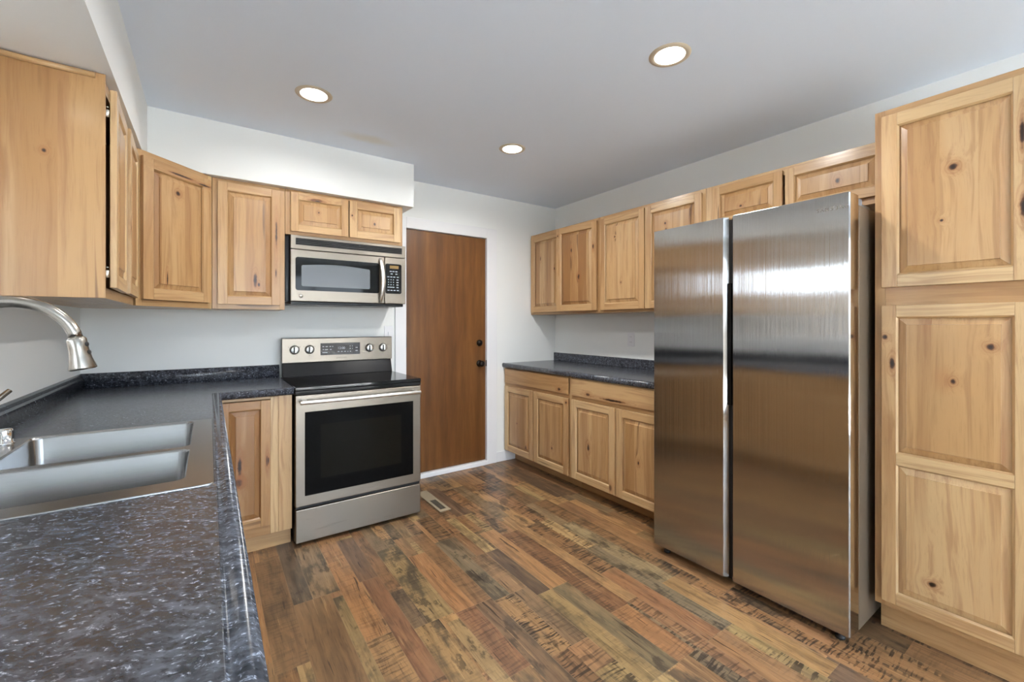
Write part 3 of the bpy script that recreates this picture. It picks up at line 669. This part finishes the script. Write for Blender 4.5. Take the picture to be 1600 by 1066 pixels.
# ------------------------------------------------------------------ sink, tap, air gap
sk = thing('kitchen_sink', 'drop-in double-bowl stainless steel sink in the left countertop', 'sink', (0, 0, ZC))
def rrect(x0, x1, y0, y1, r, z, n=6):
    pts = []
    for cx, cy, a in ((x1 - r, y1 - r, 0), (x0 + r, y1 - r, 90), (x0 + r, y0 + r, 180), (x1 - r, y0 + r, 270)):
        for i in range(n + 1):
            q = R(a + 90 * i / n); pts.append((cx + r * math.cos(q), cy + r * math.sin(q), z))
    return pts
RIM = (.040, .602, -2.190, -1.371)
B1 = (.130, .548, -1.785, -1.386); B2 = (.130, .548, -2.126, -1.815)
zr = .0035
outer = rrect(*RIM, .012, zr); h1 = rrect(*B1, .024, zr); h2 = rrect(*B2, .024, zr)
allp = outer + h1 + h2; tris = tessellate_polygon([[Vector(p) for p in outer], [Vector(p) for p in h1], [Vector(p) for p in h2]])
m = MB(); m.add(allp, [tuple(t3) if (Vector(allp[t3[1]]) - Vector(allp[t3[0]])).cross(Vector(allp[t3[2]]) - Vector(allp[t3[0]])).z > 0 else tuple(reversed(t3)) for t3 in tris])
m.loft([rrect(*RIM, .012, zr), rrect(RIM[0] - .0015, RIM[1] + .0015, RIM[2] - .0015, RIM[3] + .0015, .0135, .0018), rrect(RIM[0] - .0015, RIM[1] + .0015, RIM[2] - .0015, RIM[3] + .0015, .0135, .0002)], False, False)
m.build('rim', 'steel_s', sk)
for B in (B1, B2):
    b = MB(); lp = []
    for q, z in ((0, zr), (.002, .0015), (.004, -.004), (.012, -.150), (.018, -.172), (.034, -.186), (.060, -.190)):
        lp.append(list(reversed(rrect(B[0] + q, B[1] - q, B[2] + q, B[3] - q, .024, z))))
    b.loft(lp, False, True); o = b.build('bowl', 'steel_s', sk)
    cx, cy = (B[0] + B[1]) / 2, (B[2] + B[3]) / 2
    MB().lathe([(.001, .003), (.020, .003), (.024, .006), (.040, .006), (.044, .001)], (cx, cy, -.190), cap0=True, cap1=False).build('drain', 'chrome', o)
fa = thing('kitchen_faucet', 'brushed nickel gooseneck pull-down faucet arching over the sink', 'faucet', (.075, -1.785, ZC + .0036))
zb_ = ZC + .0036
b = MB(); b.lathe([(.001, 0), (.029, 0), (.029, .006), (.024, .010), (.0225, .06), (.0225, .11), (.019, .125), (.0145, .135), (.014, .14)], (0, 0, 0)); b.build('body', 'nickel', fa)
pts = [(0, 0, .13), (0, 0, .20)]
cxA, czA, RA = .113, 1.215 - zb_, .119
for i in range(0, 23):
    a = R(180 - i * (168 / 22)); pts.append((cxA + RA * math.cos(a) - (0.006 if i == 0 else 0.0), 0, czA + RA * math.sin(a)))
MB().tube(pts, .0146, seg=18).build('spout', 'nickel', fa)
ax = Vector((.16, 0, -.987)); st_ = Vector(pts[-1])
hd = MB(); hd.lathe([(.0146, -.004), (.0185, .0), (.0200, .004), (.0206, .03), (.0230, .055), (.0285, .078), (.0285, .082), (.025, .084), (.001, .083)], st_, ax, seg=28); ho = hd.build('spray_head', 'nickel', fa)
sd = ax.cross(Vector((0, 1, 0))).normalized(); sd = Vector((.95, -.30, .12)).normalized()
for (h, r, l) in ((.018, .0205, .010), (.040, .0215, .012)):
    c_ = st_ + ax * h + sd * (r - .0005)
    MB().lathe([(.001, -.005), (.0062, -.004), (.0068, .0005), (.005, .0022), (.001, .0026)], c_, sd, seg=14).build('button', 'blk_matte', ho)
MB().tube([(.012, .03, .10), (.032, .062, .125), (.080, .120, .183)], [.010, .0085, .0062], seg=12).build('lever_handle', 'nickel', fa)
ag = thing('air_gap_cap', 'small chrome air-gap cap on the sink deck at left edge', 'air gap', (.085, -1.440, ZC + .0036))
MB().lathe([(.001, 0), (.024, 0), (.024, .003), (.0205, .004), (.0205, .038), (.019, .043), (.015, .045), (.001, .0455)], (0, 0, 0)).build('cap', 'chrome', ag)
MB().box(.0185, .0215, -.005, .003, .014, .036).build('vent_slot', 'blk_matte', ag)

# ------------------------------------------------------------------ range
SX0, SX1 = .9965, 1.7555; SYF = -.652
rg_ = thing('electric_range', 'stainless freestanding electric stove with black glass cooktop and oven window', 'stove', (SX0, 0, 0))
w = SX1 - SX0
m = MB(); m.box(0, w, -.605, -.030, .012, .893)
for x in (.04, w - .04):
    for y in (-.56, -.08): m.box(x - .02, x + .02, y - .02, y + .02, 0, .012)
m.build('body', 'blk', rg_, bevel=.002)
m = MB(); m.box(-.002, w + .002, SYF - .002, -.062, .8945, .9165); m.box(-.001, w + .001, SYF - .001, -.606, .872, .8945); m.build('cooktop', 'blk_gloss', rg_, bevel=.004, seg=3)
m = MB()
m.loft([[(0.004, -.112, .917), (w - .004, -.112, .917), (w - .004, -.062, .917), (.004, -.062, .917)], [(.004, -.082, 1.010), (w - .004, -.082, 1.010), (w - .004, -.03, 1.010), (.004, -.03, 1.010)],
        [(.004, -.082, 1.176), (w - .004, -.082, 1.176), (w - .004, -.03, 1.176), (.004, -.03, 1.176)]], smooth=False)
bg = m.build('backguard', 'blk', rg_, bevel=.002)
cp = MB().box(0, w, -.094, -.083, 1.012, 1.179).build('control_panel', 'steel_h', bg, bevel=.003, seg=3)
MB().box(.002, w - .002, -.093, -.028, 1.179, 1.183).build('top_cap', 'blk', bg)
MB().box(.243, .517, -.0955, -.0942, 1.058, 1.143).build('display', 'blue_glass', bg)
text('display_legend', '12:00', .024, 'ink_w', bg, (.385, -.0957, 1.105), (R(90), 0, 0))
for (x, z, lw) in [(.262, 1.118, .012), (.285, 1.118, .016), (.308, 1.118, .010), (.325, 1.118, .008), (.262, 1.098, .008), (.283, 1.097, .022), (.312, 1.097, .012), (.272, 1.076, .034),
                   (.365, 1.080, .012), (.388, 1.080, .012), (.410, 1.080, .012), (.430, 1.079, .007), (.448, 1.079, .007), (.446, 1.100, .005), (.462, 1.100, .005), (.446, 1.118, .005), (.462, 1.118, .005), (.492, 1.106, .016), (.492, 1.084, .016)]:
    MB().box(x - lw / 2, x + lw / 2, -.0958, -.0955, z - .0028, z + .0028).build('key_legend', 'ink_w', bg)
text('maker_lettering', 'FRIGIDAIRE', .0125, 'ink_dark', bg, (.392, -.0944, 1.036), (R(90), 0, 0))
mk = MB(); mk.add([(.349, -.0944, 1.031), (.360, -.0944, 1.031), (.3545, -.0944, 1.040)], [(0, 1, 2)]); mk.build('maker_mark', 'ink_dark', bg)
for x in (.0775, .1725, .5865, .6885):
    kn = MB(); kn.lathe([(.001, 0), (.0285, 0), (.0285, .004), (.0265, .008), (.0245, .020), (.022, .022), (.001, .022)], (x, -.0943, 1.101), (0, -1, 0), seg=32)
    ko = kn.build('burner_knob', 'bright', bg)
    MB().box(x - .002, x + .0085, -.1265, -.1155, 1.080, 1.122).build('knob_grip', 'bright', ko, bevel=.003)
    MB().lathe([(.0288, .0002), (.0315, .0002), (.0315, .002), (.0288, .002)], (x, -.0943, 1.101), (0, -1, 0), seg=32, cap0=False, cap1=False).build('knob_skirt', 'blk', ko)
    MB().box(x - .0095, x - .0024, -.120, -.1165, 1.081, 1.121).build('knob_slot', 'blk_matte', ko)
    for (dx, dz_) in ((-.036, .021), (.036, .021), (0, .040), (0, -.040)): MB().lathe([(.0005, 0), (.003, 0), (.003, .0004)], (x + dx, -.0942, 1.101 + dz_), (0, -1, 0), seg=8).build('dial_mark', 'ink', bg)
od = MB(); od.box(.0, w, SYF, -.607, .229, .868); odo = od.build('oven_door', 'steel_h', rg_, bevel=.004, seg=3)
MB().box(.050, .706, SYF - .0022, SYF - .0003, .287, .770).build('oven_window', 'oven_glass', odo, bevel=.0008)
MB().box(.135, .625, SYF - .0027, SYF - .0023, .375, .690).build('inner_window', 'oven_win', odo)
hd = MB(); hy = SYF - .048
hd.tube([(.020, hy, .832), (.738, hy, .832)], .0115, seg=16)
for x in (.045, .713): hd.box(x - .012, x + .012, hy, SYF - .0005, .822, .842)
hd.build('handle', 'bright', odo, bevel=.001)
MB().box(.004, w - .004, SYF + .012, -.607, .214, .228).build('shadow_strip', 'blk_matte', rg_)
MB().box(.002, w - .001, SYF, -.607, .022, .211).build('storage_drawer', 'steel_h', rg_, bevel=.004, seg=3)
# ------------------------------------------------------------------ microwave
MX0, MX1, MZ0, MZ1 = 1.0165, 1.7765, 1.425, 1.8475; MY = -.326
mw = thing('microwave_oven', 'stainless over-the-range microwave with black window and keypad', 'microwave', (MX0, 0, MZ0)); w = MX1 - MX0
m = MB(); m.box(-.002, w - .004, -.300, -.002, .0, .4215); m.box(-.026, -.002, -.285, -.002, .0, .4215); m.box(.004, w - .010, -.302, -.004, -.020, 0); m.build('housing', 'blk', mw, bevel=.003)  # slim left box added to close the gap and stop a light leak
m = MB(); m.box(0, w, MY, -.3005, .334, .4225); vp = m.build('vent_panel', 'steel_h', mw, bevel=.004, seg=3)
MB().box(.030, .732, MY - .0012, MY - .0002, .361, .404).build('vent_opening', 'blk_matte', vp)
for i in range(4):
    z = .3655 + i * .0112; MB().box(.034, .728, MY - .006, MY - .0013, z, z + .0045).build('louver', 'blk', vp, bevel=.001)
m = MB(); m.box(0, .604, MY, -.3005, 0, .331); md = m.build('door', 'steel_h', mw, bevel=.004, seg=3)
def plate(m, x0, x1, z0, z1, r, y0, y1, crown=0.):
    pts = []
    for cx, cz, a in ((x1 - r, z1 - r, 0), (x0 + r, z1 - r, 90), (x0 + r, z0 + r, 180), (x1 - r, z0 + r, 270)):
        for i in range(6): q = R(a + 18 * i); pts.append((cx + r * math.cos(q), cz + r * math.sin(q)))
    if crown:
        top = [(x1 - r - (x1 - x0 - 2 * r) * i / 10, z1 + crown * math.sin(math.pi * i / 10)) for i in range(1, 10)]
        pts = pts[:6] + top + pts[6:]
    m.loft([[(x, y0, z) for x, z in pts], [(x, y1, z) for x, z in pts]], smooth=False)
m = MB(); plate(m, .029, .566, .070, .2835, .016, MY - .0016, MY - .0002); m.build('window_surround', 'blk_gloss', md)
m = MB(); plate(m, .064, .500, .097, .233, .010, MY - .0022, MY - .0017, .014); m.build('window', 'mw_window', md)
m = MB()
hp = [(.572 + .010 * math.sin(math.pi * i / 16), MY - .004 - .040 * math.sin(math.pi * i / 16) ** .8, .008 + .308 * i / 16) for i in range(17)]
m.tube(hp, [.008 + .006 * math.sin(math.pi * i / 16) for i in range(17)], seg=14, flat=(.8, 1.2)); m.build('handle', 'bright', md)
m = MB(); m.box(.6055, w, MY, -.3005, 0, .331); cpn = m.build('control_panel', 'steel_h', mw, bevel=.004, seg=3)
m = MB(); plate(m, .609, .729, .072, .286, .014, MY - .0016, MY - .0002); m.build('keypad', 'blk_gloss', cpn)
MB().box(.641, .706, MY - .0021, MY - .0017, .252, .274).build('display', 'lcd', cpn)
for r_, (z, xs) in enumerate([(.232, (.648, .668, .690)), (.214, (.655, .690)), (.192, (.630, .652, .674, .700)), (.172, (.632, .650, .668, .698)), (.154, (.632, .650, .668, .698)), (.136, (.632, .650, .668, .698)), (.118, (.632, .650, .668, .698)), (.096, (.632, .654, .676, .700))]):
    for x in xs:
        hw = .0035 if (3 <= r_ <= 5 and x < .69) else .0075
        MB().box(x - hw, x + hw, MY - .0021, MY - .0017, z - .003, z + .003).build('key_legend', 'ink_w', cpn)
bd = MB(); bd.lathe([(.001, 0), (.0125, 0), (.0125, .0015), (.001, .0022)], (.061, MY - .0002, .034), (0, -1, 0), seg=28); bo = bd.build('badge', 'bright', md)
bd = MB(); bd.lathe([(.0092, 0), (.0102, 0), (.0102, .0004), (.0092, .0004)], (.061, MY - .0024, .034), (0, -1, 0), seg=28, cap0=False, cap1=False); bd.build('badge_ring', 'ink', bo)
text('badge_lettering', 'GE', .0095, 'ink', bo, (.061, MY - .0025, .034), (R(90), 0, 0))

# ------------------------------------------------------------------ fridge
FX, FY0, FY1, FT = 2.6506, -1.832, -2.748, 1.7975
fr = thing('refrigerator', 'tall stainless side-by-side refrigerator with two doors', 'fridge', (FX, FY0, 0), RW)
w = FY0 - FY1          # local x runs towards the viewer, local -y into the room
m = MB(); m.box(.006, w - .004, .112, .790, .032, 1.762); m.build('cabinet_body', 'grey_side', fr, bevel=.003)
def fdoor(x0, x1, cham_l, cham_r):
    d = MB(); z0, z1 = .046, FT
    prof = [(x0 + .004, .098), (x0, .090), (x0, .022 if cham_l else .006), (x0 + (.016 if cham_l else .004), 0.), (x1 - (.016 if cham_r else .004), 0.), (x1, .022 if cham_r else .006), (x1, .090), (x1 - .004, .098)]
    d.loft([[(x, y, z0) for x, y in prof], [(x, y, z1) for x, y in prof]], smooth=False)
    o = d.build('door', 'steel_v', fr, bevel=.0015); o.data.materials.append(M['polished'])
    for p_ in o.data.polygons:
        if abs(p_.normal.x) > .95: p_.material_index = 1
    return o
dl = fdoor(0, .421, False, True); dr_ = fdoor(.437, w, True, False)
MB().box(.4215, .4365, .040, .095, .05, .884).build('gasket', 'blk_matte', fr)
MB().box(.4215, .4365, .045, .095, 1.476, 1.79).build('gasket', 'blk_matte', fr)
MB().box(.4215, .4365, .012, .095, .884, 1.476).build('recessed_grip', 'blk_gloss', fr, bevel=.002)
for x in (.06, w - .06):
    m = MB(); m.box(x - .05, x + .05, .100, .17, 1.7625, 1.797); m.box(x - .04, x + .04, .17, .30, 1.7625, 1.785); m.build('hinge_cover', 'grey_cap', fr, bevel=.006, seg=3)
m = MB(); m.box(.02, w - .02, .06, .75, .030, .040); m.box(.03, w - .03, .075, .10, .012, .032); m.build('base_grille', 'blk_matte', fr)
for x in (.05, w - .05):
    MB().lathe([(.001, 0), (.018, 0), (.018, .010), (.010, .012), (.010, .034)], (x, .055, 0), seg=16).build('levelling_foot', 'blk_matte', fr)
    MB().lathe([(.001, 0), (.018, 0), (.018, .010), (.010, .012), (.010, .034)], (x, .70, 0), seg=16).build('levelling_foot', 'blk_matte', fr)
text('maker_lettering', 'SAMSUNG', .021, 'ink', dr_, (.858, -.0006, 1.742), (R(90), 0, 0), space=1.25)

# ------------------------------------------------------------------ small fixtures
fv = thing('floor_register', 'beige metal floor vent beside the stove in front of the brown door', 'floor vent', (1.920, -.48, .0005))
m = MB(); m.box(-.041, .041, -.210, -.176, 0, .005); m.box(-.041, .041, .005, .200, 0, .005); m.box(-.041, -.021, -.176, .005, 0, .005); m.box(.021, .041, -.176, .005, 0, .005); m.build('frame', 'vent', fv, bevel=.002)
m = MB(); m.box(-.021, .021, -.176, .005, .0, .0015); m.build('core', 'vent_dark', fv)
for i in range(14): MB().box(-.0205, .0205, -.172 + i * .0125, -.167 + i * .0125, .0016, .0036).build('louver', 'vent_dark', fv)
ol = thing('wall_outlet', 'white duplex wall outlet above the right-hand countertop', 'outlet', (XR, -.975, 1.150), RW)
MB().box(-.036, .036, -.0055, -.0003, -.058, .058).build('cover_plate', 'plate', ol, bevel=.002)
for z in (-.022, .022):
    m = MB(); plate(m, -.016, .016, z - .014, z + .014, .008, -.0065, -.0056); o = m.build('receptacle', 'plate', ol)
    m = MB(); m.box(-.007, -.0055, -.0068, -.0064, z - .004, z + .005); m.box(.0055, .007, -.0068, -.0064, z - .004, z + .005); m.build('slot', 'blk_matte', o)
sw_ = thing('light_switch', 'white wall switch plate half hidden behind the stove control panel', 'switch', (1.762, 0, 1.205))
MB().box(-.036, .036, -.0055, -.0003, -.058, .058).build('cover_plate', 'plate', sw_, bevel=.002)
MB().box(-.006, .006, -.013, -.0056, -.011, .011).build('toggle', 'plate', sw_, bevel=.001)

def downlight(x, y, z, label, power=10., r=.088):
    d = thing('ceiling_light', label, 'ceiling light', (x, y, z), 0, 'recessed ceiling lights')
    MB().lathe([(r - .024, -.0035), (r - .018, -.006), (r - .006, -.005), (r, -.0005)], seg=48, cap0=False, cap1=False).build('trim_ring', 'gold_ring', d)
    MB().lathe([(.001, -.003), (r - .0235, -.003), (r - .0235, -.0006), (.001, -.0006)], seg=40).build('lens', 'lens', d)
    area('lamp', (0, 0, -.0034), (0, 0, 0), 2 * r - .05, 2 * r - .05, power, (1.0, .985, .95), 165, 'DISK', d)
for x, y, pw_, lb in ((1.034, -.983, 5, 'round recessed ceiling light in front of the soffit above the stove'), (2.262, -.996, 9, 'smallest recessed ceiling light, nearest the brown door and far corner'),
                 (2.247, -2.222, 11, 'largest recessed ceiling light, in front of the fridge'), (1.034, -2.222, 4, 'unseen recessed ceiling light added over the middle of the left aisle')):  # last one is unseen, added to the grid for light and reflections
    downlight(x, y, H, lb, pw_)
downlight(.165, -1.80, SOF, 'small recessed light in the soffit above the sink', .15, .07)
